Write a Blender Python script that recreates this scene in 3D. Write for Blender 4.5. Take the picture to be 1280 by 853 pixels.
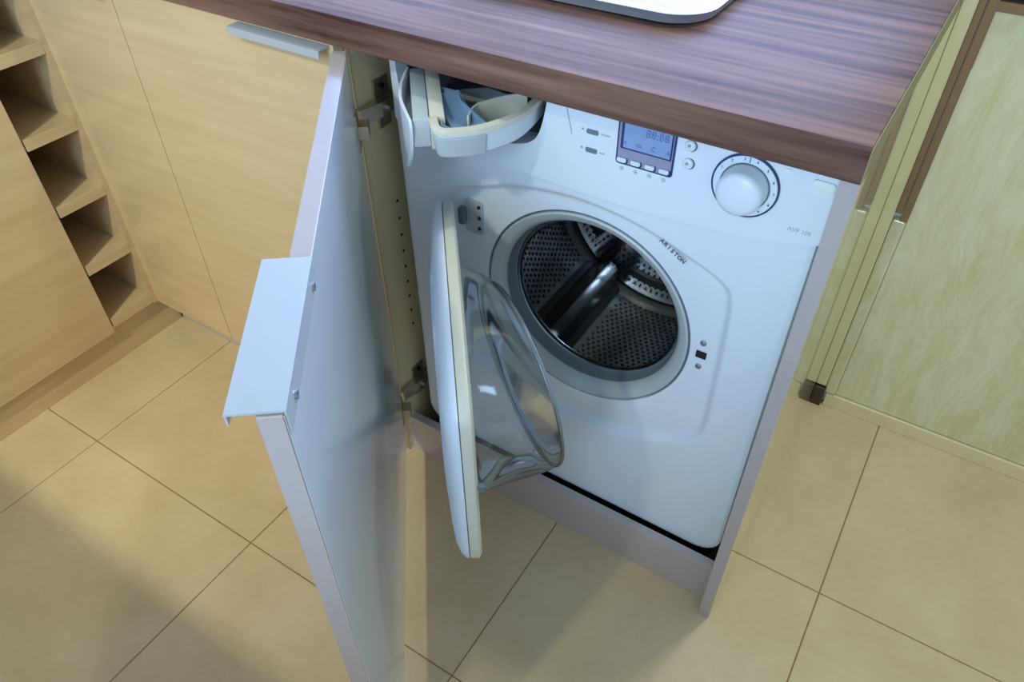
import bpy, bmesh, math, random
from mathutils import Vector, Matrix
random.seed(7)
for o in list(bpy.data.objects):
    bpy.data.objects.remove(o, do_unlink=True)
SC = bpy.context.scene
COL = SC.collection
R = math.radians

# ------------------------------------------------------------------ camera
cam_d = bpy.data.cameras.new('camera'); cam = bpy.data.objects.new('camera', cam_d); COL.objects.link(cam)
cam_d.sensor_fit = 'HORIZONTAL'; cam_d.sensor_width = 36.0
cam_d.lens = 933.18 / 1280 * 36.0
cam_d.clip_start = 0.02
cam.matrix_world = (Matrix.Translation((0.0548, -0.6794, 1.1871)) @ Matrix.Rotation(0.5731, 4, 'Z')
                    @ Matrix.Rotation(0.8260, 4, 'X') @ Matrix.Rotation(-0.0106, 4, 'Z'))
SC.camera = cam

# ------------------------------------------------------------------ light
SC.view_settings.view_transform = 'Standard'
SC.view_settings.look = 'None'
SC.view_settings.gamma = 1.0
SC.view_settings.use_curve_mapping = False
SC.view_settings.exposure = 0.0
world = bpy.data.worlds.new('world'); SC.world = world; world.use_nodes = True
bg = world.node_tree.nodes['Background']
bg.inputs[0].default_value = (0.570, 0.770, 1.000, 1); bg.inputs[1].default_value = 0.6300

def area(name, loc, target, size, power, color, size_y=None, spread=180):
    d = bpy.data.lights.new(name, 'AREA'); d.energy = power; d.color = color; d.size = size; d.spread = R(spread)
    if size_y: d.shape = 'RECTANGLE'; d.size_y = size_y
    o = bpy.data.objects.new(name, d); COL.objects.link(o); o.location = loc
    v = Vector(target) - Vector(loc)
    o.rotation_euler = v.to_track_quat('-Z', 'Y').to_euler()
    return o
# daylight through the window behind the worktop
area('window_daylight', (-0.80, 0.72, 1.22), (-0.80, -1.0, 0.85), 1.75, 36.000, (0.370, 0.530, 1.000), 0.56)
# daylight from the room's other window, behind the photographer
area('room_daylight', (0.05, -2.60, 1.62), (-0.20, 0.05, 0.6), 0.60, 37.000, (0.520, 0.730, 0.970), 1.40, spread=150)
# ceiling lamp over the left part of the kitchen
area('ceiling_lamp', (-0.50, -1.96, 2.40), (-1.12, -0.12, 0.2), 0.09, 2.650, (1.000, 0.990, 0.740), spread=45)
# ceiling lamp over the end of the worktop
area('ceiling_lamp_over_worktop', (0.16, 0.46, 2.38), (0.2, 0.2, 0.0), 0.14, 11.000, (0.940, 1.000, 0.880))

# ------------------------------------------------------------------ helpers
def lin(c):
    return tuple(((v / 255) / 12.92 if v / 255 <= 0.04045 else ((v / 255 + 0.055) / 1.055) ** 2.4) for v in c) + (1.0,)

class NT:
    def __init__(s, name):
        s.m = bpy.data.materials.new(name); s.m.use_nodes = True
        s.t = s.m.node_tree; s.n = s.t.nodes; s.b = s.n['Principled BSDF']
    def new(s, k, **kw):
        x = s.n.new(k)
        for a, v in kw.items(): setattr(x, a, v)
        return x
    def link(s, a, b): s.t.links.new(a, b)

def plain(name, rgb, rough=0.5, metal=0.0, var=0.04, scale=30, coat=0.0, bump=0.0, spec=0.5):
    m = NT(name); b = m.b
    tc = m.new('ShaderNodeTexCoord'); no = m.new('ShaderNodeTexNoise'); no.inputs['Scale'].default_value = scale
    no.inputs['Detail'].default_value = 3
    m.link(tc.outputs['Object'], no.inputs['Vector'])
    mx = m.new('ShaderNodeMix', data_type='RGBA')
    c = lin(rgb)
    mx.inputs[6].default_value = tuple(v * (1 - var) for v in c[:3]) + (1,)
    mx.inputs[7].default_value = tuple(min(1, v * (1 + var)) for v in c[:3]) + (1,)
    m.link(no.outputs['Fac'], mx.inputs[0]); m.link(mx.outputs[2], b.inputs['Base Color'])
    b.inputs['Roughness'].default_value = rough; b.inputs['Metallic'].default_value = metal
    b.inputs['Coat Weight'].default_value = coat; b.inputs['Coat Roughness'].default_value = 0.1
    b.inputs['Specular IOR Level'].default_value = spec
    if bump:
        bp = m.new('ShaderNodeBump'); bp.inputs['Strength'].default_value = bump; bp.inputs['Distance'].default_value = 0.002
        m.link(no.outputs['Fac'], bp.inputs['Height']); m.link(bp.outputs['Normal'], b.inputs['Normal'])
    return m.m

def wood(name, light, dark, stretch, rough=0.3, scale=6, coat=0.0, coat_rough=0.15, figure=0.0, contrast=(0.35, 0.7), spec=0.5, rings_=60):
    """veneer or laminate with grain along the axis whose stretch is small"""
    m = NT(name); b = m.b
    tc = m.new('ShaderNodeTexCoord'); mp = m.new('ShaderNodeMapping'); mp.inputs['Scale'].default_value = stretch
    geo = m.new('ShaderNodeNewGeometry')
    m.link(geo.outputs['Position'], mp.inputs['Vector'])
    n1 = m.new('ShaderNodeTexNoise'); n1.inputs['Scale'].default_value = scale; n1.inputs['Detail'].default_value = 6
    n1.inputs['Roughness'].default_value = 0.62; n1.inputs['Distortion'].default_value = 0.25
    m.link(mp.outputs['Vector'], n1.inputs['Vector'])
    fac = n1.outputs['Fac']
    if figure:
        mp2 = m.new('ShaderNodeMapping'); mp2.inputs['Scale'].default_value = tuple(v * 0.42 for v in stretch)
        m.link(geo.outputs['Position'], mp2.inputs['Vector'])
        n2 = m.new('ShaderNodeTexNoise'); n2.inputs['Scale'].default_value = scale * 0.7; n2.inputs['Detail'].default_value = 1.5
        n2.inputs['Distortion'].default_value = 0.6
        m.link(mp2.outputs['Vector'], n2.inputs['Vector'])
        mu = m.new('ShaderNodeMath', operation='MULTIPLY'); mu.inputs[1].default_value = rings_
        m.link(n2.outputs['Fac'], mu.inputs[0])
        si = m.new('ShaderNodeMath', operation='SINE'); m.link(mu.outputs[0], si.inputs[0])
        ma = m.new('ShaderNodeMath', operation='MULTIPLY_ADD'); ma.inputs[1].default_value = figure
        m.link(si.outputs[0], ma.inputs[0]); m.link(n1.outputs['Fac'], ma.inputs[2]); fac = ma.outputs[0]
    cr = m.new('ShaderNodeValToRGB'); cr.color_ramp.elements[0].color = lin(dark); cr.color_ramp.elements[1].color = lin(light)
    cr.color_ramp.elements[0].position = contrast[0]; cr.color_ramp.elements[1].position = contrast[1]
    m.link(fac, cr.inputs[0]); m.link(cr.outputs[0], b.inputs['Base Color'])
    b.inputs['Roughness'].default_value = rough; b.inputs['Coat Weight'].default_value = coat
    b.inputs['Coat Roughness'].default_value = coat_rough; b.inputs['Specular IOR Level'].default_value = spec
    bp = m.new('ShaderNodeBump'); bp.inputs['Strength'].default_value = 0.05; bp.inputs['Distance'].default_value = 0.001
    m.link(n1.outputs['Fac'], bp.inputs['Height']); m.link(bp.outputs['Normal'], b.inputs['Normal'])
    return m.m

def see_through(name, tint, gloss_rough=0.04, ior=1.45, base=0.02):
    m = NT(name)
    m.n.remove(m.b)
    tr = m.new('ShaderNodeBsdfTransparent'); tr.inputs[0].default_value = tint
    gl = m.new('ShaderNodeBsdfGlossy'); gl.inputs['Roughness'].default_value = gloss_rough; gl.inputs['Color'].default_value = (0.95, 0.97, 1, 1)
    fr = m.new('ShaderNodeFresnel'); fr.inputs['IOR'].default_value = ior
    geo = m.new('ShaderNodeNewGeometry'); no = m.new('ShaderNodeTexNoise'); no.inputs['Scale'].default_value = 18
    m.link(geo.outputs['Position'], no.inputs['Vector'])
    ad = m.new('ShaderNodeMath', operation='MULTIPLY_ADD'); ad.inputs[1].default_value = base
    m.link(no.outputs['Fac'], ad.inputs[0]); m.link(fr.outputs[0], ad.inputs[2])
    mx = m.new('ShaderNodeMixShader'); m.link(ad.outputs[0], mx.inputs[0])
    m.link(tr.outputs[0], mx.inputs[1]); m.link(gl.outputs[0], mx.inputs[2])
    m.link(mx.outputs[0], m.n['Material Output'].inputs[0])
    return m.m

M = {}
M['birch'] = wood('birch_laminate', (212, 186, 144), (200, 172, 129), (0.6, 3, 9), rough=0.34, scale=5, coat=0.25, coat_rough=0.14)
M['birch_side'] = wood('birch_laminate_side', (212, 186, 144), (200, 172, 129), (3, 0.6, 9), rough=0.34, scale=5, coat=0.25, coat_rough=0.14)
M['veneer'] = wood('birch_veneer', (230, 222, 182), (206, 192, 134), (8, 8, 1.7), rough=0.32, scale=5, coat=0.5, coat_rough=0.1, figure=0.055, contrast=(0.2, 0.8), rings_=130)
M['end_veneer'] = wood('glossy_birch_veneer', (230, 222, 182), (212, 198, 142), (8, 8, 1.7), rough=0.22, scale=5, coat=1.0, coat_rough=0.03, figure=0.04, contrast=(0.2, 0.8), rings_=130)
M['edge'] = plain('birch_edging', (180, 169, 168), 0.26, coat=0.7, var=0.03)
M['carcass'] = plain('cream_melamine', (222, 208, 168), 0.45, var=0.03, scale=80)
M['pale_birch'] = plain('pale_birch', (228, 212, 158), 0.4, var=0.05, coat=0.2)
M['brown_edge'] = plain('light_brown_edging', (158, 132, 92), 0.6, var=0.05)
M['matt_birch'] = plain('matt_birch', (170, 160, 120), 0.8, var=0.05, spec=0.1)
M['melamine'] = plain('white_melamine', (226, 234, 244), 0.16, var=0.01, coat=0.8)
M['walnut'] = wood('walnut_laminate', (144, 108, 92), (70, 46, 40), (0.35, 7, 7), rough=0.5, scale=7, contrast=(0.32, 0.70), spec=0.10)
M['white'] = plain('white_enamel', (222, 231, 242), 0.30, var=0.01, coat=0.3)
M['plastic'] = plain('white_plastic', (222, 231, 240), 0.34, var=0.01)
M['plastic_grey'] = plain('light_grey_plastic', (182, 190, 192), 0.42, var=0.02)
M['cream_plastic'] = plain('ivory_plastic', (212, 208, 190), 0.45, var=0.02)
M['blue_plastic'] = plain('blue_grey_plastic', (122, 152, 178), 0.3, var=0.03)
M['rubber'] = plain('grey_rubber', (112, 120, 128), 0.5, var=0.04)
M['dark'] = plain('black_plastic', (18, 20, 24), 0.4)
M['steel'] = plain('brushed_steel', (176, 180, 184), 0.22, metal=1.0, var=0.06)
M['chrome'] = plain('polished_steel', (198, 200, 202), 0.22, metal=1.0, var=0.08, scale=12)
M['hole'] = plain('drum_hole_black', (6, 7, 9), 0.5)
M['alu'] = plain('satin_aluminium', (200, 206, 212), 0.42, metal=0.45, var=0.02)
M['brown'] = plain('brown_seal', (138, 104, 66), 0.5, var=0.08, scale=60)
M['dark_brown'] = plain('dark_brown_wood', (66, 48, 34), 0.5, var=0.1)
M['grout'] = plain('brown_grout', (156, 124, 82), 0.8, var=0.06)
M['wallpaint'] = plain('white_wall_paint', (222, 224, 226), 0.7, var=0.02, scale=14)
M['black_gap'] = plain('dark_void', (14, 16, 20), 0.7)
M['nickel'] = plain('nickel_hinge_steel', (196, 186, 168), 0.38, metal=1.0, var=0.1)
M['bezel'] = plain('grey_violet_plastic', (150, 150, 176), 0.35, var=0.02)
M['screen_frame'] = plain('navy_plastic', (44, 60, 104), 0.35)
M['screen'] = plain('blue_display', (140, 164, 208), 0.2, var=0.03, coat=0.4)
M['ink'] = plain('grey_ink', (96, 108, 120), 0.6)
M['pale_ink'] = plain('pale_grey_ink', (150, 164, 178), 0.6)
M['faint_ink'] = plain('faint_grey_ink', (176, 190, 204), 0.6)
M['screen_ink'] = plain('dark_blue_ink', (104, 126, 180), 0.6)
M['lamp_grey'] = plain('grey_indicator', (112, 128, 136), 0.3)
M['glass'] = see_through('clear_glass', (0.92, 0.945, 0.945, 1), 0.07, 1.30, 0.10)
M['glass_edge'] = see_through('glass_edge', (0.84, 0.89, 0.93, 1), 0.2, 1.4, 0.5)
M['pane'] = see_through('window_glass', (0.97, 0.98, 1.0, 1), 0.02, 1.3, 0.01)
M['tray_white'] = plain('white_tray_enamel', (236, 240, 240), 0.22, var=0.01, coat=0.5)
M['tray_rim'] = plain('tray_metal', (196, 204, 214), 0.25, metal=0.6)

def tile_mat():
    m = NT('beige_floor_tile'); b = m.b
    geo = m.new('ShaderNodeNewGeometry')
    n1 = m.new('ShaderNodeTexNoise'); n1.inputs['Scale'].default_value = 7; n1.inputs['Detail'].default_value = 5; n1.inputs['Roughness'].default_value = 0.6
    n2 = m.new('ShaderNodeTexNoise'); n2.inputs['Scale'].default_value = 60; n2.inputs['Detail'].default_value = 4
    m.link(geo.outputs['Position'], n1.inputs['Vector']); m.link(geo.outputs['Position'], n2.inputs['Vector'])
    ma = m.new('ShaderNodeMath', operation='MULTIPLY_ADD'); ma.inputs[1].default_value = 0.35
    m.link(n2.outputs['Fac'], ma.inputs[0]); m.link(n1.outputs['Fac'], ma.inputs[2])
    cr = m.new('ShaderNodeValToRGB'); cr.color_ramp.elements[0].position = 0.45; cr.color_ramp.elements[1].position = 0.95
    cr.color_ramp.elements[0].color = lin((203, 178, 135)); cr.color_ramp.elements[1].color = lin((218, 196, 157))
    m.link(ma.outputs[0], cr.inputs[0]); m.link(cr.outputs[0], b.inputs['Base Color'])
    b.inputs['Roughness'].default_value = 0.38
    bp = m.new('ShaderNodeBump'); bp.inputs['Strength'].default_value = 0.06; bp.inputs['Distance'].default_value = 0.001
    m.link(n2.outputs['Fac'], bp.inputs['Height']); m.link(bp.outputs['Normal'], b.inputs['Normal'])
    return m.m
M['tile'] = tile_mat()

ORIG = {}      # world matrix of every parent, kept by hand
def link(name, mesh, parent=None, loc=None, rz=0.0, local=False):
    """local=False: mesh is in world space (or placed at loc, rz in world space); local=True: in its parent's space"""
    o = bpy.data.objects.new(name, mesh); COL.objects.link(o)
    mw = Matrix.Translation(loc or (0, 0, 0)) @ Matrix.Rotation(rz, 4, 'Z')
    if parent is not None:
        o.parent = parent
        if local: mw = ORIG[parent.name] @ mw; 
        if not local: o.matrix_parent_inverse = ORIG[parent.name].inverted()
    o.location = loc or (0, 0, 0); o.rotation_euler = (0, 0, rz)
    ORIG[o.name] = mw
    return o
def tag(o, label, cat, group=None):
    o['label'] = label; o['category'] = cat
    if group: o['group'] = group
    return o
def thing(name, label, cat, loc, group=None):
    o = bpy.data.objects.new(name, None); COL.objects.link(o); o.empty_display_size = 0.05
    o.location = loc; ORIG[o.name] = Matrix.Translation(loc)
    return tag(o, label, cat, group)
def structure(o, label=None):
    o['kind'] = 'structure'
    if label: o['label'] = label
    return o
def mesh_of(bm, name, mat, smooth=None):
    bmesh.ops.recalc_face_normals(bm, faces=bm.faces[:])
    me = bpy.data.meshes.new(name); bm.to_mesh(me); bm.free()
    me.materials.append(mat)
    if smooth is not None:
        for p in me.polygons: p.use_smooth = True
        me.set_sharp_from_angle(angle=R(smooth))
    return me
def part(name, bm, mat, parent=None, smooth=None, **kw):
    return link(name, mesh_of(bm, name, mat, smooth), parent, **kw)
def add_box(bm, x0, x1, y0, y1, z0, z1, bev=0.0, seg=2):
    r = bmesh.ops.create_cube(bm, size=1.0)
    bmesh.ops.scale(bm, vec=(x1 - x0, y1 - y0, z1 - z0), verts=r['verts'])
    bmesh.ops.translate(bm, vec=((x0 + x1) / 2, (y0 + y1) / 2, (z0 + z1) / 2), verts=r['verts'])
    if bev:
        es = list({e for v in r['verts'] for e in v.link_edges})
        bmesh.ops.bevel(bm, geom=es, offset=bev, segments=seg, affect='EDGES', profile=0.5)
    return bm
def box(*a, **k): return add_box(bmesh.new(), *a, **k)
def boxes(lst, bev=0.0):
    bm = bmesh.new()
    for a in lst: add_box(bm, *a, bev=bev)
    return bm
def add_prism(bm, pts, axis, d0, d1, bev=0.0, seg=2):
    """polygon pts (a,b) extruded along axis: 'y' -> (a, d, b); 'z' -> (a, b, d); 'x' -> (d, a, b)"""
    f = {'y': lambda a, b, d: (a, d, b), 'z': lambda a, b, d: (a, b, d), 'x': lambda a, b, d: (d, a, b)}[axis]
    v0 = [bm.verts.new(f(a, b, d0)) for a, b in pts]; v1 = [bm.verts.new(f(a, b, d1)) for a, b in pts]
    n = len(pts)
    bm.faces.new(v0); bm.faces.new(v1[::-1])
    for i in range(n): bm.faces.new((v0[i], v0[(i + 1) % n], v1[(i + 1) % n], v1[i]))
    if bev:
        es = [e for e in bm.edges if e.verts[0] in v0 and e.verts[1] in v0 or e.verts[0] in v1 and e.verts[1] in v1]
        bmesh.ops.bevel(bm, geom=es, offset=bev, segments=seg, affect='EDGES', profile=0.5)
    return bm
def prism(*a, **k): return add_prism(bmesh.new(), *a, **k)
def rings(bm, rs, cap0=False, cap1=False, closed=True):
    """rs: list of rings (lists of 3D points of equal length)"""
    vs = [[bm.verts.new(p) for p in r] for r in rs]
    n = len(vs[0])
    for a, b in zip(vs[:-1], vs[1:]):
        for i in range(n if closed else n - 1):
            bm.faces.new((a[i], a[(i + 1) % n], b[(i + 1) % n], b[i]))
    if cap0: bm.faces.new(vs[0])
    if cap1: bm.faces.new(vs[-1][::-1])
    return bm
def lathe_y(prof, cx, cz, n=64, cap0=False, cap1=False, bm=None):
    """profile (r, y) turned about the axis through (cx, *, cz) along y"""
    bm = bm or bmesh.new()
    return rings(bm, [[(cx + r * math.cos(2 * math.pi * i / n), y, cz + r * math.sin(2 * math.pi * i / n)) for i in range(n)] for r, y in prof], cap0, cap1)
def rrect(x0, x1, y0, y1, r, n=5):
    out = []
    for cx, cy, a0 in ((x1 - r, y1 - r, 0), (x0 + r, y1 - r, 90), (x0 + r, y0 + r, 180), (x1 - r, y0 + r, 270)):
        for i in range(n + 1):
            a = R(a0 + 90 * i / n); out.append((cx + r * math.cos(a), cy + r * math.sin(a)))
    return out
def circle(cx, cz, r, n=20): return [(cx + r * math.cos(2 * math.pi * i / n), cz + r * math.sin(2 * math.pi * i / n)) for i in range(n)]
def lerp_curve(pts, n):
    """Catmull-Rom through open list of 2D points"""
    out = []
    P = [pts[0]] + list(pts) + [pts[-1]]
    for i in range(1, len(P) - 2):
        for k in range(n):
            t = k / n; p0, p1, p2, p3 = P[i - 1], P[i], P[i + 1], P[i + 2]
            out.append(tuple(0.5 * (2 * p1[j] + (p2[j] - p0[j]) * t + (2 * p0[j] - 5 * p1[j] + 4 * p2[j] - p3[j]) * t * t + (3 * p1[j] - p0[j] - 3 * p2[j] + p3[j]) * t ** 3) for j in range(len(p1))))
    out.append(tuple(pts[-1])); return out
def text_mesh(s, size, mat, depth=0.0004, bold=0.0):
    c = bpy.data.curves.new('lettering', 'FONT'); c.body = s; c.size = size; c.extrude = depth; c.align_x = 'CENTER'; c.align_y = 'CENTER'
    c.offset = bold; c.resolution_u = 2
    o = bpy.data.objects.new('lettering_tmp', c); COL.objects.link(o)
    bpy.context.view_layer.update()
    me = bpy.data.meshes.new_from_object(o.evaluated_get(bpy.context.evaluated_depsgraph_get()))
    bpy.data.objects.remove(o); bpy.data.curves.remove(c)
    me.materials.clear(); me.materials.append(mat)
    return me
def front_text(name, s, size, mat, parent, x, y, z, roll=0.0, bold=0.0):
    """lettering standing on a face that looks towards -y"""
    me = text_mesh(s, size, mat, bold=bold)
    me.transform(Matrix.Translation((x, y, z)) @ Matrix.Rotation(roll, 4, 'Y') @ Matrix.Rotation(R(90), 4, 'X'))
    return link(name, me, parent)

# ------------------------------------------------------------------ key measures (metres)
ZB, ZT = 0.8253, 0.8633           # worktop underside, top
XL = -1.355                       # front plane of the left run
XS = -1.109                       # joint between the two fronts of the back run
XP = -0.644                       # inner face of the divider beside the machine
FT, FB = 0.8223, 0.0935           # top, bottom of the fronts
YW = 0.60                         # back wall

# ------------------------------------------------------------------ setting
fl = structure(part('floor', box(-2.2, 1.2, -2.1, 0.62, -0.05, -0.0015), M['grout']), 'beige tiled kitchen floor')
S, TX, TY, G = 0.4499, -1.2059, -0.3060, 0.0011
tile_me = mesh_of(box(-S / 2 + G, S / 2 - G, -S / 2 + G, S / 2 - G, -0.010, 0.0, bev=0.0006, seg=1), 'tile', M['tile'])
for i in range(-2, 5):
    for j in range(-4, 2):
        y1 = TY + (j + 1) * S
        link('tile', tile_me, fl, loc=(TX + (i + 0.5) * S, TY + (j + 0.5) * S, 0))

WX0, WX1, WZ0, WZ1 = -1.70, 0.10, 0.92, 1.52
structure(part('wall_back', boxes([(-2.2, WX0, YW, YW + 0.10, 0, 2.5), (WX1, 0.40, YW + 0.03, YW + 0.10, 0.9, 2.5),
                                   (WX0, WX1, YW, YW + 0.10, 0, WZ0), (WX0, WX1, YW, YW + 0.10, WZ1, 2.5)]), M['wallpaint']), 'white wall behind the worktop')
win = structure(part('window_1', boxes([(WX0, WX1, YW + 0.03, YW + 0.07, WZ0, WZ0 + 0.04), (WX0, WX1, YW + 0.03, YW + 0.07, WZ1 - 0.04, WZ1),
                                        (WX0, WX0 + 0.04, YW + 0.03, YW + 0.07, WZ0 + 0.04, WZ1 - 0.04), (WX1 - 0.04, WX1, YW + 0.03, YW + 0.07, WZ0 + 0.04, WZ1 - 0.04),
                                        (-0.82, -0.78, YW + 0.03, YW + 0.07, WZ0 + 0.04, WZ1 - 0.04)], bev=0.003), M['plastic']), 'low white framed window above the worktop')
for a, b in ((WX0 + 0.04, -0.82), (-0.78, WX1 - 0.04)):
    part('pane', box(a, b, YW + 0.048, YW + 0.052, WZ0 + 0.04, WZ1 - 0.04), M['pane'], win)
structure(part('wall_left', box(-2.25, -2.2, -2.1, YW + 0.1, 0, 2.5), M['wallpaint']), 'white wall behind the left run')
structure(part('wall_shadow_caster', box(-2.2, 1.2, -1.07, -0.955, 0, 0.80, bev=0.004), M['wallpaint']), 'added low white wall out of view, shading the floor')  # added out of view to shade the floor before the cabinets

# birch veneered door with its frame, right of the end panel
dr = structure(part('door_1', box(0.043, 1.15, 0.590, 0.622, 0.036, 0.815, bev=0.001), M['veneer']), 'birch veneered door leaf right of the washing machine')
part('upper_panel', box(0.043, 1.15, 0.590, 0.622, 0.834, 2.10, bev=0.001), M['veneer'], dr)
part('rail', box(0.043, 1.15, 0.587, 0.622, 0.815, 0.828), M['brown'], dr)
part('shadow_gap', box(0.043, 1.15, 0.598, 0.622, 0.828, 0.834), M['black_gap'], dr)
part('seal_strip', box(0.0205, 0.0300, 0.578, 0.600, 0.483, 2.10, bev=0.001), M['brown'], dr)
part('seal_strip', box(0.0312, 0.0425, 0.580, 0.600, 0.468, 2.10, bev=0.001), M['brown'], dr)
part('seal_strip', box(0.0425, 0.0445, 0.581, 0.600, 0.735, 2.10), M['brown'], dr)
part('edge_strip', box(0.0205, 0.0425, 0.584, 0.606, 0.036, 0.4675, bev=0.004), M['veneer'], dr)
part('jamb', box(0.0001, 0.0200, 0.5817, 0.622, 0.055, 2.10, bev=0.001), M['pale_birch'], dr)
part('jamb_foot', box(0.0004, 0.0225, 0.5765, 0.622, 0.0, 0.050, bev=0.002), M['dark_brown'], dr)
structure(part('trim_1', box(0.026, 1.15, 0.585, 0.622, 0.0, 0.034, bev=0.0015), M['pale_birch']), 'pale threshold strip under the birch door')

# ------------------------------------------------------------------ worktop
wt = [(-1.975, YW - 0.002), (-1.975, -1.0), (XL - 0.004 + 0.008, -1.0), (XL + 0.004, -0.004), (0.0, -0.004), (0.0, YW - 0.002)]
bm = prism(wt, 'z', ZB, ZT, bev=0.0015)
wk = tag(part('worktop', bm, M['walnut'], smooth=40), 'dark walnut laminate worktop running over the cabinets and washing machine', 'worktop')
part('end_edging', box(0.0001, 0.0008, -0.0035, 0.578, ZB + 0.0002, ZT - 0.0020), M['matt_birch'], wk)

# ------------------------------------------------------------------ handles
def handle_bm(length, over, thick, lip, y_in):
    """angled aluminium pull; local x along it from 0 to length, y = 0 is the inner face of the front, outside is -y, z = 0 is the front's top"""
    prof = [(y_in, -lip), (y_in, 0.0030), (-thick - over, 0.0030), (-thick - over, -0.0075), (-thick - over + 0.0016, -0.0075),
            (-thick - over + 0.0016, 0.0012), (y_in - 0.0016, 0.0012), (y_in - 0.0016, -lip)]
    return prism(prof, 'x', 0.0, length)
TH = 0.0178

# ------------------------------------------------------------------ cabinet round the washing machine
wc = thing('washing_machine_cabinet', 'open birch cabinet housing the washing machine, its door swung out', 'cabinet', (-0.32, 0.3, 0))
ep = part('end_panel', box(-0.018, 0.0, 0.0, 0.5815, 0.0, ZB - 0.0003, bev=0.0006, seg=1), M['end_veneer'], wc)
part('front_edging', box(-0.0178, -0.0002, -0.0012, 0.0006, 0.0003, ZB - 0.0006), M['edge'], ep)
dv = part('divider_panel', box(XP - 0.018, XP, 0.020, 0.578, 0.0, ZB - 0.0003), M['carcass'], wc)
part('front_edging', box(XP - 0.0165, XP + 0.0004, 0.0192, 0.0202, 0.0005, ZB - 0.0008), M['brown_edge'], dv)
part('plinth', box(XP + 0.0005, -0.0185, 0.0278, 0.0440, 0.0, 0.0953, bev=0.0008), M['edge'], wc)
part('back_panel', box(XP + 0.0005, -0.0185, 0.585, 0.590, 0.0, ZB - 0.001), M['carcass'], wc)
DA = R(52.1)
inner = Vector((-0.2473, -0.4872)); LEN = 0.612
hinge = inner - LEN * Vector((math.cos(DA), -math.sin(DA)))
door = part('door', box(0, LEN, -TH, 0, FB, FT, bev=0.0008, seg=1), M['birch'], wc, loc=(hinge.x, hinge.y, 0), rz=-DA)
door['label'] = 'open cabinet door seen nearly edge on'
hb = handle_bm(0.170, 0.0205, TH, 0.0195, 0.0022)
hd = part('handle', hb, M['alu'], door, loc=(LEN - 0.172, 0, FT + 0.0004), local=True)
hd['label'] = 'angled satin aluminium pull'
scr = bmesh.new()
for sx in (0.022, 0.142):
    for sz in (-0.011,):
        rr = lathe_y([(0.0036, 0.0022), (0.0034, 0.0040), (0.0016, 0.0044)], LEN - 0.172 + sx, FT + sz, 14, cap1=True)
        part('screw', rr, M['steel'], door, smooth=30, local=True)
# white melamine inside face, edge bands of the door
part('inner_face', box(0.0008, LEN - 0.0008, -0.0002, 0.0006, FB + 0.0008, FT - 0.0008), M['melamine'], door, local=True)
part('edge_band', box(0.0006, LEN - 0.0006, -TH + 0.0003, -0.0003, FT - 0.0004, FT + 0.0004), M['edge'], door, local=True)
part('edge_band', box(LEN - 0.0004, LEN + 0.0005, -TH + 0.0003, -0.0003, FB + 0.0005, FT - 0.0005), M['edge'], door, local=True)
# two concealed hinges
for zc in (0.722, 0.168):
    h = part('hinge', boxes([(XP + 0.0002, XP + 0.004, 0.052, 0.084, zc - 0.004, zc + 0.036), (XP + 0.0002, XP + 0.004, 0.056, 0.082, zc - 0.036, zc - 0.004)], bev=0.0012), M['nickel'], wc)
    b2 = bmesh.new()
    add_prism(b2, [(0.012, XP + 0.004), (0.100, XP + 0.004), (0.100, XP + 0.016), (0.050, XP + 0.019), (0.020, XP + 0.014), (0.012, XP + 0.012)], 'z', zc - 0.010, zc + 0.011)
    for v in b2.verts: v.co = Vector((v.co.y, v.co.x, v.co.z))
    part('hinge_arm', b2, M['nickel'], h)
    part('screw', lathe_y([(0.0045, 0), (0.0045, 0.006), (0.002, 0.007)], 0, 0, 12, cap1=True), M['steel'], h, loc=(XP + 0.018, 0.060, zc), rz=-R(90))
    part('screw', lathe_y([(0.0042, 0), (0.0042, 0.004), (0.002, 0.005)], 0, 0, 12, cap1=True), M['dark'], h, loc=(XP + 0.003, 0.068, zc + 0.025), rz=-R(90))
    part('screw', lathe_y([(0.0042, 0), (0.0042, 0.003), (0.002, 0.004)], 0, 0, 12, cap1=True), M['dark'], h, loc=(XP + 0.016, 0.082, zc - 0.002), rz=-R(90))
    part('hinge_cup', boxes([(0.004, 0.030, 0.0, 0.0022, zc - 0.026, zc + 0.026), (0.003, 0.026, 0.0, 0.016, zc - 0.009, zc + 0.010)], bev=0.001), M['nickel'], door, local=True)
# row of shelf-pin holes in the divider
for k in range(9):
    part('pin_hole', lathe_y([(0.0026, 0), (0.0026, 0.0005)], 0, 0, 10, cap1=True), M['hole'], wc, loc=(XP + 0.0001, 0.075, 0.30 + 0.032 * k), rz=-R(90))

# ------------------------------------------------------------------ neighbouring cabinets of the back run
def base_cabinet(name, label, x0, x1, hx0, hx1, over=0.0):
    t = thing(name, label, 'cabinet', ((x0 + x1) / 2, 0.3, 0))
    part('carcass', box(x0 + 0.001, x1 - 0.001, 0.0205, 0.578, FB, ZB - 0.0006), M['carcass'], t)
    d = part('door', box(x0 + 0.0012, x1 - 0.0012 + over, 0.0, 0.018, FB, FT, bev=0.0008, seg=1), M['birch'], t)
    part('plinth', box(x0 + 0.001, x1 - 0.001, 0.050, 0.066, 0.0, FB - 0.0005), M['edge'], t)
    if hx1:
        hbm = handle_bm(hx1 - hx0, 0.022, 0.018, 0.003, 0.0)
        part('handle', hbm, M['alu'], d, loc=(hx0, 0.018, FT - 0.004))
    return t
base_cabinet('base_cabinet', 'birch base cabinet with an aluminium pull, left of the open door', XS, XP - 0.0185, -0.822, -0.655, over=0.0130)
base_cabinet('base_cabinet', 'narrow birch base cabinet beside the open wine rack', XL - 0.012, XS, -1.29, -1.122)

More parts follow.
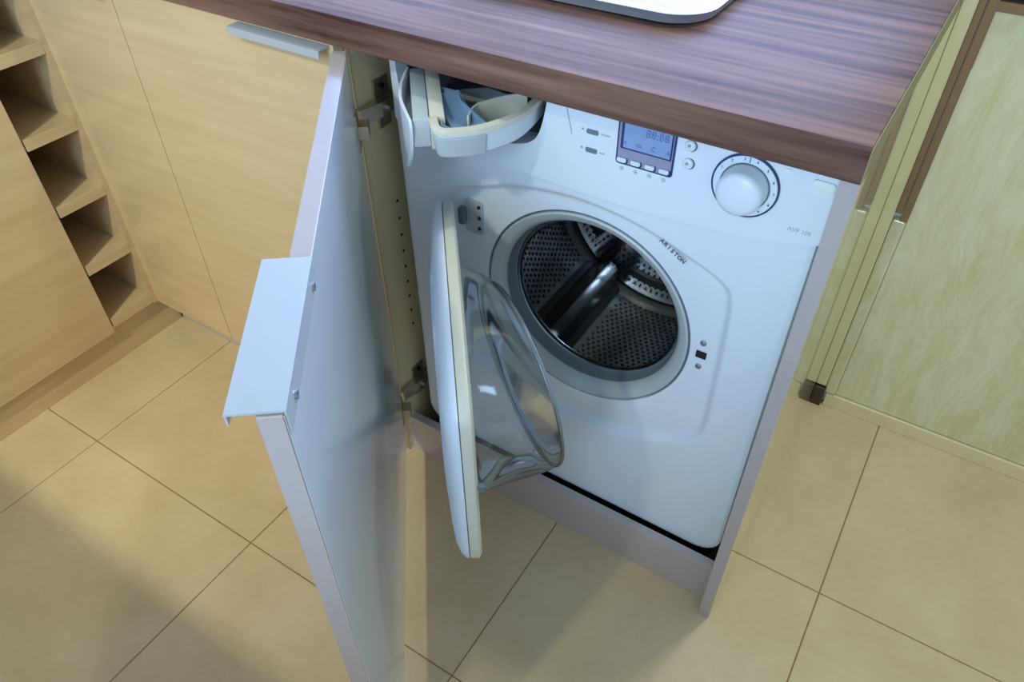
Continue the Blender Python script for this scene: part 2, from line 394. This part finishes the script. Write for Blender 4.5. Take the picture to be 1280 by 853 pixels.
# ------------------------------------------------------------------ left run: wine rack and base cabinet
Y0, Y1 = -0.1175, -0.0001
rk = thing('wine_rack', 'open birch wine rack with stacked square cubbies in the corner', 'wine rack', (XL - 0.2, (Y0 + Y1) / 2, 0))
part('side', box(XL - 0.52, XL - 0.0005, Y1 - 0.0105, Y1, 0.0975, ZB - 0.001), M['birch_side'], rk)
part('side', box(XL - 0.52, XL - 0.019, Y0, Y0 + 0.0040, 0.0975, ZB - 0.001), M['birch_side'], rk)
part('back', box(XL - 0.525, XL - 0.52, Y0, Y1, 0.0975, ZB - 0.001), M['birch_side'], rk)
for z in (0.0975, 0.2395, 0.3820, 0.5245, 0.6700):
    part('shelf', box(XL - 0.5195, XL - 0.0003, Y0 + 0.0042, Y1 - 0.0107, z, z + 0.0225, bev=0.0004, seg=1), M['birch_side'], rk)
part('bottom_rail', box(XL - 0.52, XL - 0.0004, Y1 - 0.0104, Y1 + 0.0, 0.0935, 0.0975), M['birch_side'], rk)
part('plinth', box(XL - 0.035, XL - 0.0188, Y0, 0.0485, 0.0, 0.0965), M['birch_side'], rk)
lc = thing('base_cabinet', 'birch base cabinet with a plain front, left of the wine rack', 'cabinet', (XL - 0.2, -0.40, 0))
part('carcass', box(XL - 0.56, XL - 0.019, -0.715, Y0 - 0.0015, 0.0875, ZB - 0.0006), M['carcass'], lc)
part('door', box(XL - 0.018, XL, -0.715, Y0 + 0.0008, 0.0860, FT, bev=0.0008, seg=1), M['birch_side'], lc)
part('plinth', box(XL - 0.035, XL - 0.0188, -0.715, Y0 - 0.0005, 0.0, 0.0865), M['birch_side'], lc)

# ------------------------------------------------------------------ washing machine
wm = thing('washing_machine', 'white front loading washing machine with its porthole door open', 'washing machine', (-0.317, 0.3, 0))
X0, X1, YF = -0.612, -0.0225, 0.055
CX, CZ = -0.304, 0.487                                 # axis of the porthole
REC = [(-0.541, 0.47), (-0.540, 0.56), (-0.537, 0.605), (-0.515, 0.630), (-0.469, 0.6465), (-0.404, 0.6675), (-0.318, 0.6765), (-0.230, 0.6660), (-0.150, 0.6395),
       (-0.114, 0.6225), (-0.100, 0.600), (-0.0955, 0.52), (-0.0935, 0.43), (-0.0950, 0.365), (-0.108, 0.336), (-0.150, 0.3085), (-0.220, 0.281),
       (-0.310, 0.268), (-0.400, 0.278), (-0.470, 0.296), (-0.515, 0.314), (-0.537, 0.338), (-0.540, 0.38)]
RECS = lerp_curve(REC + [REC[0]], 5)[:-1]
def ray_poly(poly, cx, cz, a):
    """distance from (cx,cz) to the outline of a star-shaped polygon in direction a"""
    dx, dz = math.cos(a), math.sin(a); best = None
    for i in range(len(poly)):
        (x1, z1), (x2, z2) = poly[i], poly[(i + 1) % len(poly)]
        ex, ez = x2 - x1, z2 - z1; den = dx * ez - dz * ex
        if abs(den) < 1e-12: continue
        t = ((x1 - cx) * ez - (z1 - cz) * ex) / den; u = ((x1 - cx) * dz - (z1 - cz) * dx) / den
        if t > 0 and -1e-9 <= u <= 1 + 1e-9 and (best is None or t < best): best = t
    return best
BODY = rrect(X0, X1, 0.012, 0.732, 0.002, 2)
BODY = [p for p in BODY]
# bottom corners of the front are rounded
def body_poly(r):
    out = [(X1, 0.732), (X0, 0.732)]
    zb = 0.0855
    for cx, a0 in ((X0 + r, 180), (X1 - r, 270)):
        for i in range(9):
            a = R(a0 + 90 * i / 8); out.append((cx + r * math.cos(a), zb + r + r * math.sin(a)))
    return out
BP = body_poly(0.042)
angs = sorted({round(2 * math.pi * i / 160, 6) for i in range(160)} | {round(math.atan2(z - CZ, x - CX) % (2 * math.pi), 6) for x, z in BP})
def ring_poly(poly, y, inset=0.0): return [(CX + (ray_poly(poly, CX, CZ, a) - inset) * math.cos(a), y, CZ + (ray_poly(poly, CX, CZ, a) - inset) * math.sin(a)) for a in angs]
def ring_circ(r, y): return [(CX + r * math.cos(a), y, CZ + r * math.sin(a)) for a in angs]
bm = rings(bmesh.new(), [ring_poly(BP, 0.56), ring_poly(BP, 0.085), ring_poly(BP, 0.066, 0.002), ring_poly(BP, 0.058, 0.005), ring_poly(BP, YF, 0.011), ring_poly(BP, YF, 0.014),
                         ring_poly(RECS, YF, -0.007), ring_poly(RECS, YF, -0.003), ring_poly(RECS, YF + 0.0012, 0.000), ring_poly(RECS, YF + 0.0085, 0.006), ring_poly(RECS, YF + 0.010, 0.010), ring_poly(RECS, YF + 0.010, 0.014),
                         ring_circ(0.1660, YF + 0.010), ring_circ(0.1636, YF + 0.0105), ring_circ(0.1630, YF + 0.0140)], cap0=True)
part('body', bm, M['white'], wm, smooth=35)
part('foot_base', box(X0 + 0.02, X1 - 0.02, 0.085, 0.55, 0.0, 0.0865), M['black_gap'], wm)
# housing above the front, left open for the detergent tray
part('housing', boxes([(-0.352, X1, 0.070, 0.56, 0.7325, 0.812), (X0, -0.352, 0.32, 0.56, 0.7325, 0.812), (X0, -0.600, 0.075, 0.32, 0.7325, 0.812)]), M['plastic'], wm)
part('lid', box(X0, X1, 0.062, 0.56, 0.8123, 0.8215, bev=0.002), M['white'], wm)
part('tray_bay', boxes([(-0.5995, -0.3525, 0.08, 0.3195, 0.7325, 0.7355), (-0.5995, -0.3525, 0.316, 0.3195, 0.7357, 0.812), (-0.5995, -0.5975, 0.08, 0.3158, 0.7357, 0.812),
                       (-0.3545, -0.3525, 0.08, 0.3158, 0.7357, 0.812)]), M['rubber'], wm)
# control panel (fascia) with the bay cut out on its left
low = lerp_curve([(-0.612, 0.716), (-0.540, 0.7045), (-0.4565, 0.697), (-0.356, 0.6935), (-0.245, 0.6925), (-0.132, 0.6985), (-0.060, 0.7085), (-0.0225, 0.7185)], 8)
bay = lerp_curve([(-0.3600, 0.8115), (-0.3640, 0.785), (-0.3715, 0.757), (-0.3820, 0.7425), (-0.3990, 0.7345), (-0.4250, 0.7300), (-0.500, 0.7310), (-0.560, 0.7360), (-0.5840, 0.7500), (-0.5900, 0.785), (-0.5910, 0.8115)], 6)
YP = 0.047
bm = prism(low + [(-0.0225, 0.8118)] + bay + [(-0.612, 0.8118)], 'y', YP, 0.0700, bev=0.0022)
for v in bm.verts:                                     # rounded left flank
    d = v.co.x - (X0 + 0.020)
    if d < 0 and v.co.y < 0.0655: v.co.y += 0.02 - math.sqrt(max(0, 0.02 ** 2 - d * d)) if abs(d) <= 0.02 else 0.02
fa = part('control_panel', bm, M['plastic'], wm, smooth=30)
fa['label'] = 'white control panel with dial and display'
YS = YP - 0.0002
def stick(name, pts, mat, h=0.001, y=YP, bev=0.0): return part(name, prism(pts, 'y', y - h, y + 0.0004, bev=bev), mat, fa)
# seam between tray surround and panel
part('seam', prism([(-0.3385, 0.8105), (-0.3372, 0.8105), (-0.3258, 0.7680), (-0.3268, 0.7672)], 'y', YP - 0.0003, YP + 0.0004), M['pale_ink'], fa)
# display
D0, D1, DZ0, DZ1 = -0.2668, -0.1960, 0.7480, 0.8095
def skew(pts): return [(x + (z - DZ0) * 0.05, z) for x, z in pts]
stick('display_surround', rrect(D0, D1, DZ0, DZ1, 0.004), M['screen_frame'], 0.0012)
stick('display_face', rrect(D0 + 0.0022, D1 - 0.0022, DZ0 + 0.002, DZ1 - 0.002, 0.003), M['bezel'], 0.0018)
stick('display_frame', rrect(D0 + 0.0050, D1 - 0.0032, DZ0 + 0.0205, DZ1 - 0.003, 0.001), M['screen_frame'], 0.0024)
sc = stick('screen', rrect(D0 + 0.0085, D1 - 0.0050, DZ0 + 0.0225, DZ1 - 0.004, 0.0008), M['screen'], 0.0028)
for k in range(4):
    xx = D0 + 0.0088 + k * 0.0176
    stick('button_socket', rrect(xx - 0.0062, xx + 0.0072, DZ0 + 0.0020, DZ0 + 0.0092, 0.002), M['screen_frame'], 0.0021)
    stick('button', rrect(xx - 0.0062, xx + 0.0056, DZ0 + 0.0036, DZ0 + 0.0090, 0.0018), M['plastic'], 0.0042, bev=0.0008)
    b = stick('symbol', circle(xx - 0.0005, DZ0 - 0.0060, 0.0026, 12), M['pale_ink'], 0.0002)
    stick('symbol', circle(xx - 0.0005, DZ0 - 0.0060, 0.0017, 12), M['plastic'], 0.0004)
    stick('symbol', circle(xx - 0.0003, DZ0 - 0.0060, 0.0008, 8), M['ink'], 0.0005)
    front_text('screen_symbol', ['o', 'm', 'C', 'A'][k], 0.0085, M['screen_ink'], fa, xx + 0.0015, YP - 0.0030, DZ0 + 0.0290)
front_text('screen_digits', '88:88', 0.013, M['screen_ink'], fa, -0.218, YP - 0.0030, DZ0 + 0.0455)
# round buttons, indicator windows
for bx, bz in ((-0.1787, 0.7712), (-0.1790, 0.7925)):
    stick('button_socket', circle(bx, bz, 0.0066), M['ink'], 0.0010)
    part('button', prism(circle(bx - 0.0010, bz + 0.0006, 0.0062), 'y', YP - 0.0040, YP, bev=0.0012), M['plastic'], fa, smooth=50)
    stick('symbol', circle(bx - 0.0016, bz + 0.0012, 0.0020, 10), M['pale_ink'], 0.0043)
for bz in (0.7768, 0.7532):
    stick('indicator', rrect(-0.3070, -0.2915, bz - 0.0030, bz + 0.0030, 0.0018), M['lamp_grey'], 0.0009, bev=0.0004)
    stick('symbol', circle(-0.3122, bz + 0.0010, 0.0016, 8), M['pale_ink'], 0.0002)
    stick('symbol', rrect(-0.2885, -0.2765 if bz > 0.76 else -0.2815, bz - 0.0012, bz + 0.0010, 0.0004), M['faint_ink'], 0.0002)
front_text('model_name', 'AVF 109', 0.0072, M['faint_ink'], fa, -0.0465, YS, 0.7290, bold=0.0001)
stick('indicator', rrect(-0.0790, -0.0705, 0.7915, 0.7965, 0.0016), M['tray_white'], 0.0016, bev=0.0005)
part('badge', prism(rrect(-0.0470, -0.0245, 0.7795, 0.7935, 0.003), 'y', YP - 0.003, YP, bev=0.0012), M['tray_white'], fa, smooth=40)
# programme dial
KX, KZ = -0.1135, 0.7640
part('dial_ring', lathe_y([(0.0375, YP), (0.0372, YP - 0.0022), (0.0352, YP - 0.0022), (0.0345, YP - 0.0008), (0.0300, YP - 0.0008)], KX, KZ, 56, cap1=True), M['screen_frame'], fa, smooth=40)
part('dial_face', lathe_y([(0.0358, YP - 0.0010), (0.0350, YP - 0.0026), (0.0270, YP - 0.0030)], KX, KZ, 56, cap1=True), M['plastic'], fa, smooth=40)
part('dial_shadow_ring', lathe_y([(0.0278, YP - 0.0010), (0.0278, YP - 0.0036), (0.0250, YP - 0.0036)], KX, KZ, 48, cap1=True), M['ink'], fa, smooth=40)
part('dial_knob', lathe_y([(0.0262, YP - 0.0030), (0.0254, YP - 0.0210), (0.0238, YP - 0.0245), (0.0195, YP - 0.0268), (0.010, YP - 0.0285), (0.002, YP - 0.0290)], KX, KZ, 56, cap1=True), M['plastic'], fa, smooth=40)
for k in range(11):
    a = R(90 + 20 - k * 25 + 40)
    front_text('dial_number', str((k % 9) + 1), 0.0042, M['ink'], fa, KX + 0.0322 * math.cos(a), YP - 0.0033, KZ + 0.0322 * math.sin(a))
part('dial_mark', box(KX - 0.0004, KX + 0.0004, YP - 0.0036, YP - 0.0028, KZ + 0.0290, KZ + 0.0345), M['screen_frame'], fa)
# maker's lettering on the rim of the recess, following the curve
s = 'ARISTON'
for k, ch in enumerate(s):
    f = k / (len(s) - 1); x = -0.1985 + f * 0.030; z = 0.6555 - f * 0.0190
    front_text('maker_lettering', ch, 0.0078, M['ink'], wm, x, YF - 0.0001, z, roll=R(32), bold=0.0003)

# door catch slot and bolts on the right of the porthole
part('catch_slot', prism(rrect(-0.1310, -0.1165, 0.4868, 0.4985, 0.001), 'y', YF + 0.0088, YF + 0.0105), M['dark'], wm)
for bz in (0.5140, 0.4715):
    part('bolt', lathe_y([(0.0045, YF + 0.0102), (0.0042, YF + 0.0080), (0.0020, YF + 0.0068)], -0.1240, bz, 14, cap1=True), M['steel'], wm, smooth=40)

# gasket, drum
part('bezel_ring', lathe_y([(0.1600, YF + 0.0135), (0.1600, YF + 0.0105), (0.1575, YF + 0.0090), (0.1480, YF + 0.0140), (0.1415, YF + 0.0220), (0.1400, YF + 0.0270)], CX, CZ, 96), M['plastic_grey'], wm, smooth=40)
part('gasket', lathe_y([(0.1640, YF + 0.0135), (0.1600, YF + 0.0130), (0.1570, YF + 0.0135)], CX, CZ, 96), M['ink'], wm, smooth=40)
part('gasket', lathe_y([(0.1405, YF + 0.0265), (0.1385, YF + 0.0300), (0.1380, YF + 0.0440), (0.1350, YF + 0.0480), (0.1360, YF + 0.0540), (0.1450, YF + 0.0600)], CX, CZ, 96), M['rubber'], wm, smooth=40)
DZ, DR = CZ - 0.004, 0.212
YD0, YD1 = YF + 0.054, 0.385
drum = part('drum', lathe_y([(0.1335, YD0 + 0.006), (0.1310, YD0), (0.1350, YD0 - 0.003), (0.150, YD0 + 0.002), (0.195, YD0 + 0.004), (DR, YD0 + 0.016), (DR, YD1 - 0.012), (DR - 0.006, YD1)], CX, DZ, 96), M['chrome'], wm, smooth=35)
drum['label'] = 'perforated stainless steel drum'
part('drum_lip', lathe_y([(0.1350, YD0 - 0.0045), (0.1318, YD0 - 0.0060), (0.1292, YD0 - 0.002), (0.1312, YD0 + 0.004)], CX, DZ, 96), M['steel'], drum, smooth=60)
part('drum_back', lathe_y([(DR - 0.004, YD1 + 0.001), (0.185, YD1 - 0.002), (0.120, YD1 - 0.004), (0.110, YD1 - 0.016), (0.050, YD1 - 0.020)], CX, DZ, 96, cap1=True), M['chrome'], drum, smooth=35)
part('drum_seam', lathe_y([(DR - 0.0030, YD1 - 0.0060), (DR - 0.0065, YD1 - 0.0035), (DR - 0.0100, YD1 - 0.0020)], CX, DZ, 96), M['hole'], drum)
# perforation: one joined part of small dark hexagons
bm = bmesh.new()
def hexagon(bm, c, u, v, r):
    vs = [bm.verts.new(c + u * (r * math.cos(R(60 * k))) + v * (r * math.sin(R(60 * k)))) for k in range(6)]
    bm.faces.new(vs)
LIFT = (R(238), R(358), R(118))
na = 118
for jy in range(26):
    y = YD0 + 0.022 + jy * 0.0092
    for i in range(na):
        a = 2 * math.pi * (i + 0.5 * (jy % 2)) / na
        if any(abs((a - l + math.pi) % (2 * math.pi) - math.pi) < R(15) for l in LIFT): continue
        er = Vector((math.cos(a), 0, math.sin(a))); et = Vector((-math.sin(a), 0, math.cos(a)))
        hexagon(bm, Vector((CX, y, DZ)) + er * (DR - 0.0007), et, Vector((0, 1, 0)), 0.0031)
for ir in range(5):
    r = 0.132 + ir * 0.0125; nn = int(2 * math.pi * r / 0.0115)
    for i in range(nn):
        a = 2 * math.pi * (i + 0.5 * (ir % 2)) / nn
        hexagon(bm, Vector((CX + r * math.cos(a), YD1 - 0.0052 + (0.0 if r < 0.18 else 0.001), DZ + r * math.sin(a))), Vector((1, 0, 0)), Vector((0, 0, 1)), 0.0027)
pf = part('perforation', bm, M['hole'], drum); pf['kind'] = 'stuff'
# oblong slots pressed into the drum back
for k in range(6):
    a0 = R(-60 + k * 60 + 8); pts = []
    for i in range(9): pts.append((CX + 0.166 * math.cos(a0 + R(28) * i / 8), DZ + 0.166 * math.sin(a0 + R(28) * i / 8)))
    for i in range(8, -1, -1): pts.append((CX + 0.152 * math.cos(a0 + R(28) * i / 8), DZ + 0.152 * math.sin(a0 + R(28) * i / 8)))
    part('slot', prism(pts, 'y', YD1 - 0.0085, YD1 - 0.003, bev=0.0012), M['hole'], drum)
# three lifters along the drum
for a in LIFT:
    er = Vector((math.cos(a), 0, math.sin(a))); et = Vector((-math.sin(a), 0, math.cos(a)))
    prof = [(-0.052, DR - 0.002), (-0.030, DR - 0.010), (-0.016, DR - 0.040), (-0.010, DR - 0.050), (0.0, DR - 0.053), (0.010, DR - 0.050), (0.016, DR - 0.040), (0.030, DR - 0.010), (0.052, DR - 0.002)]
    rs = []
    for y, sc_ in ((YD0 + 0.012, 0.25), (YD0 + 0.030, 0.85), (YD0 + 0.050, 1.0), (YD1 - 0.040, 1.0), (YD1 - 0.016, 0.9), (YD1 - 0.004, 0.5)):
        rs.append([tuple(Vector((CX, y, DZ)) + et * u + er * (DR - 0.002 - (DR - 0.002 - w) * sc_)) for u, w in prof])
    lf = part('lifter', rings(bmesh.new(), rs, closed=False), M['chrome'], drum, smooth=40)
# holes along the lifters' flanks
bm = bmesh.new()
for a in LIFT:
    er = Vector((math.cos(a), 0, math.sin(a))); et = Vector((-math.sin(a), 0, math.cos(a)))
    for k in range(14):
        y = YD0 + 0.055 + k * 0.013
        for sgn in (-1, 1):
            u, w = sgn * 0.0235, DR - 0.0262
            nrm = (et * sgn * 0.906 - er * 0.423)
            tang = Vector((0, 1, 0)).cross(nrm).normalized()
            hexagon(bm, Vector((CX, y, DZ)) + et * u + er * w + nrm * 0.0012, tang, Vector((0, 1, 0)), 0.0030)
part('lifter_holes', bm, M['hole'], drum)['kind'] = 'stuff'

# porthole door -------------------------------------------------------------
PA = R(51.3)
HX, HY = -0.512, 0.047
WX = -0.535                                            # recess x that becomes w = 0 of the door
DO = [(x - WX, z) for x, z in RECS]
dcx, dcz = CX - WX + 0.0, CZ - 0.012
angs2 = [2 * math.pi * i / 144 for i in range(144)]
def dring(s, inset): 
    out = []
    for a in angs2:
        r = ray_poly(DO, dcx, dcz, a) - 0.013 - inset
        out.append((dcx + r * math.cos(a), s, dcz + r * math.sin(a)))
    return out
def dcirc(s, r): return [(dcx + r * math.cos(a), s, dcz + r * math.sin(a)) for a in angs2]
pd = part('door', rings(bmesh.new(), [dcirc(-0.012, 0.146), dcirc(0.0, 0.150), dcirc(0.0, 0.160), dring(0.0, 0.006), dring(-0.003, 0.001), dring(-0.006, 0.0), dring(-0.0145, 0.0015), dring(-0.0155, 0.006)]),
          M['cream_plastic'], wm, smooth=35, loc=(HX, HY, 0.013), rz=-PA)
pd['label'] = 'white porthole door swung open'
part('outer_shell', rings(bmesh.new(), [dring(-0.0155, 0.006), dring(-0.0160, 0.0015), dring(-0.019, 0.0020), dring(-0.025, 0.0080), dring(-0.0305, 0.022), dring(-0.0340, 0.046), dcirc(-0.0365, 0.146), dcirc(-0.030, 0.140), dcirc(-0.012, 0.140)]),
     M['plastic'], pd, smooth=40, local=True)
part('porthole_cover', rings(bmesh.new(), [dcirc(-0.030, 0.1405), dcirc(-0.033, 0.120), dcirc(-0.035, 0.070), dcirc(-0.036, 0.02)], cap1=True), M['glass'], pd, smooth=60, local=True)
def depth(a): return 0.071 + 0.038 * math.cos(a + R(18))
bowl = []
for rad, f, add in ((0.158, 0.0, -0.004), (0.150, 0.0, 0.003), (0.1465, 0.08, 0.004), (0.141, 0.35, 0.003), (0.135, 0.65, 0.001), (0.130, 0.86, 0.0), (0.125, 0.955, 0.0), (0.117, 1.0, 0.0), (0.104, 1.0, 0.0), (0.07, 1.0, 0.0), (0.03, 1.0, 0.0)):
    ring = []
    for a in angs2:
        if f < 0.9: s = depth(a) * f + add
        else:
            s = (0.071 + 0.038 * math.cos(a + R(18)) * rad / 0.117) * f + add
        ring.append((dcx + rad * math.cos(a), s, dcz + rad * math.sin(a)))
    bowl.append(ring)
gb = part('glass_bowl', rings(bmesh.new(), bowl, cap1=True), M['glass'], pd, smooth=60, local=True)
gb['label'] = 'clear deep glass bowl'
bead = []
for a in angs2:
    c = Vector((dcx + 0.1235 * math.cos(a), 0.071 + 0.038 * math.cos(a + R(18)) - 0.0015, dcz + 0.1235 * math.sin(a)))
    er_ = Vector((math.cos(a), 0, math.sin(a)))
    bead.append([tuple(c + er_ * (0.0028 * math.cos(R(60 * k))) + Vector((0, 0.0028 * math.sin(R(60 * k)), 0))) for k in range(6)])
bead.append(bead[0])
part('bowl_ridge', rings(bmesh.new(), bead), M['glass_edge'], pd, smooth=60, local=True)
part('door_catch', boxes([(dcx + 0.186, dcx + 0.193, 0.0, 0.009, 0.490, 0.497), (dcx + 0.184, dcx + 0.193, 0.006, 0.009, 0.491, 0.496)], bev=0.0008), M['ink'], pd, local=True)
# hinge plate on the front
hp = part('door_hinge', prism(rrect(-0.502, -0.4715, 0.5595, 0.6150, 0.004), 'y', YF + 0.0070, YF + 0.0102, bev=0.0008), M['plastic_grey'], wm)
for bz in (0.606, 0.588, 0.570):
    part('screw', lathe_y([(0.0030, YF + 0.0072), (0.0026, YF + 0.0055)], -0.4775, bz, 12, cap1=True), M['dark'], hp)
part('hinge_arm', boxes([(-0.509, -0.498, 0.051, YF + 0.0068, 0.574, 0.602)], bev=0.003), M['ink'], hp)

# detergent tray, swung out to the left --------------------------------------
PX, PY = -0.560, 0.040
TA = math.atan2(-0.075 - 0.030, -0.466 + 0.553)         # heading of the tray front in plan
ux, uy = math.cos(TA), math.sin(TA); vx, vy = -uy, ux   # u along the front, v towards the inside (right-back)
def P2(u, v): return (-0.5585 + u * ux + v * vx, 0.0365 + u * uy + v * vy)
dt = part('detergent_tray', prism([P2(0.0, 0.0), P2(0.143, 0.0), P2(0.143, 0.0185), P2(0.0, 0.0185)], 'z', 0.7640, 0.8000, bev=0.0025), M['plastic_grey'], wm, smooth=40)
dt['label'] = 'detergent tray pulled open under the worktop'
part('inner_wall', prism([P2(0.0, 0.0192), P2(0.1415, 0.0192), P2(0.1400, 0.0370), P2(0.0, 0.0370)], 'z', 0.7590, 0.8000, bev=0.0025), M['cream_plastic'], dt, smooth=40)
# curved front plate
pl = []
for u, z in lerp_curve([(0.0, 0.8015), (0.080, 0.8015), (0.138, 0.8010), (0.1475, 0.796), (0.146, 0.778), (0.138, 0.755), (0.122, 0.733), (0.100, 0.716), (0.070, 0.706), (0.030, 0.702), (0.0, 0.702)], 5): pl.append((u, z))
bm = bmesh.new(); a_ = []; b_ = []
for u, z in pl:
    bul = -0.0035 - 0.011 * math.sin(math.pi * min(1, max(0, u / 0.150)))
    x, y = P2(u, bul); a_.append(bm.verts.new((x, y, z)))
    x, y = P2(u, bul + 0.0032); b_.append(bm.verts.new((x, y, z)))
bm.faces.new(a_); bm.faces.new(b_[::-1])
for i in range(len(pl)): bm.faces.new((a_[i], a_[(i + 1) % len(pl)], b_[(i + 1) % len(pl)], b_[i]))
part('front_plate', bm, M['plastic'], dt)
# curved tray wall with its thick rim
arc = lerp_curve([P2(0.140, 0.0190), (-0.4280, -0.0815), (-0.4010, -0.0655), (-0.3835, -0.0420), (-0.3690, -0.0030), (-0.3690, 0.0350), (-0.3780, 0.0900)], 7)
def offset(curve, d):
    out = []
    for i, p in enumerate(curve):
        q0, q1 = curve[max(0, i - 1)], curve[min(len(curve) - 1, i + 1)]
        t = Vector((q1[0] - q0[0], q1[1] - q0[1])).normalized(); out.append((p[0] - t.y * d, p[1] + t.x * d))
    return out
def band(curve, d0, d1, z0, z1):
    A, B = offset(curve, d0), offset(curve, d1)
    return prism(A + B[::-1], 'z', z0, z1, bev=0.0008)
def leaning(curve, lst):
    return rings(bmesh.new(), [[(x, y, z) for x, y in offset(curve, d)] for d, z in lst], closed=False)
part('tray_wall', leaning(arc, [(0.0090, 0.7655), (0.0055, 0.7680), (0.0014, 0.7945), (0.0045, 0.7945), (0.0085, 0.7690)]), M['plastic'], dt, smooth=40)
part('tray_rim', band(arc, -0.0012, 0.0085, 0.7945, 0.8005), M['cream_plastic'], dt, smooth=40)
part('handle_ledge', leaning(arc[4:21], [(0.0052, 0.7665), (0.0034, 0.7672), (-0.0006, 0.7900), (0.0016, 0.7915)]), M['plastic_grey'], dt, smooth=40)
part('tray_floor', prism(offset(arc, 0.008) + [P2(0.0, 0.1), P2(0.0, 0.036), P2(0.134, 0.036)], 'z', 0.7655, 0.7680), M['plastic_grey'], dt)
part('partition', band(lerp_curve([(-0.4250, -0.0250), (-0.4344, 0.0021), (-0.4290, 0.0230), (-0.4182, 0.0451), (-0.4000, 0.0650)], 6), -0.0012, 0.0012, 0.7680, 0.7940), M['cream_plastic'], dt)
ins = [(-0.5079, 0.0250), (-0.4756, 0.0258), (-0.4539, 0.0052), (-0.3950, -0.0280), (-0.4050, -0.0530), (-0.4170, -0.0660), (-0.4364, -0.0633), (-0.4736, -0.0194)]
cxi = sum(p[0] for p in ins) / len(ins); cyi = sum(p[1] for p in ins) / len(ins)
def shr(f, z): return [(cxi + (x - cxi) * f, cyi + (y - cyi) * f, z) for x, y in ins]
part('softener_insert', rings(bmesh.new(), [shr(0.96, 0.7685), shr(0.97, 0.7935), shr(0.94, 0.7950), shr(0.84, 0.7945), shr(0.76, 0.7800), shr(0.60, 0.7740)], cap1=True), M['blue_plastic'], dt, smooth=30)
part('softener_flap', prism([(0.0, 0.0), (0.075, 0.0), (0.075, 0.004), (0.0, 0.020)], 'y', -0.016, 0.016, bev=0.001), M['blue_plastic'], dt, loc=(-0.482, 0.012, 0.776), rz=R(-36))

# ------------------------------------------------------------------ tray on the worktop
TXR, TYF, TZ = -0.2320, 0.1690, ZT
ol = rrect(-0.62, TXR, TYF, 0.52, 0.055, 9)
def tring(g, z): 
    cx_, cy_ = (-0.62 + TXR) / 2, (TYF + 0.52) / 2; hx, hy = (TXR + 0.62) / 2, (0.52 - TYF) / 2
    return [(cx_ + (x - cx_) * (hx + g) / hx, cy_ + (y - cy_) * (hy + g) / hy, z) for x, y in ol]
tr = thing('serving_tray', 'white enamelled tray with rounded corners lying on the worktop', 'tray', (-0.42, 0.34, ZT))
part('rim', rings(bmesh.new(), [tring(-0.012, TZ + 0.0006), tring(-0.004, TZ + 0.003), tring(0.0, TZ + 0.0135), tring(0.0015, TZ + 0.0150), tring(0.0, TZ + 0.0158), tring(-0.004, TZ + 0.0150)], cap0=True), M['tray_rim'], tr, smooth=40)
part('tray_surface', rings(bmesh.new(), [tring(-0.004, TZ + 0.0148), tring(-0.010, TZ + 0.0125), tring(-0.020, TZ + 0.0115)], cap1=True), M['tray_white'], tr, smooth=40)
part('printed_mark', prism([(x, y) for x, y in rrect(-0.345, -0.285, 0.198, 0.235, 0.008)], 'z', TZ + 0.0114, TZ + 0.0118), M['plastic_grey'], tr)
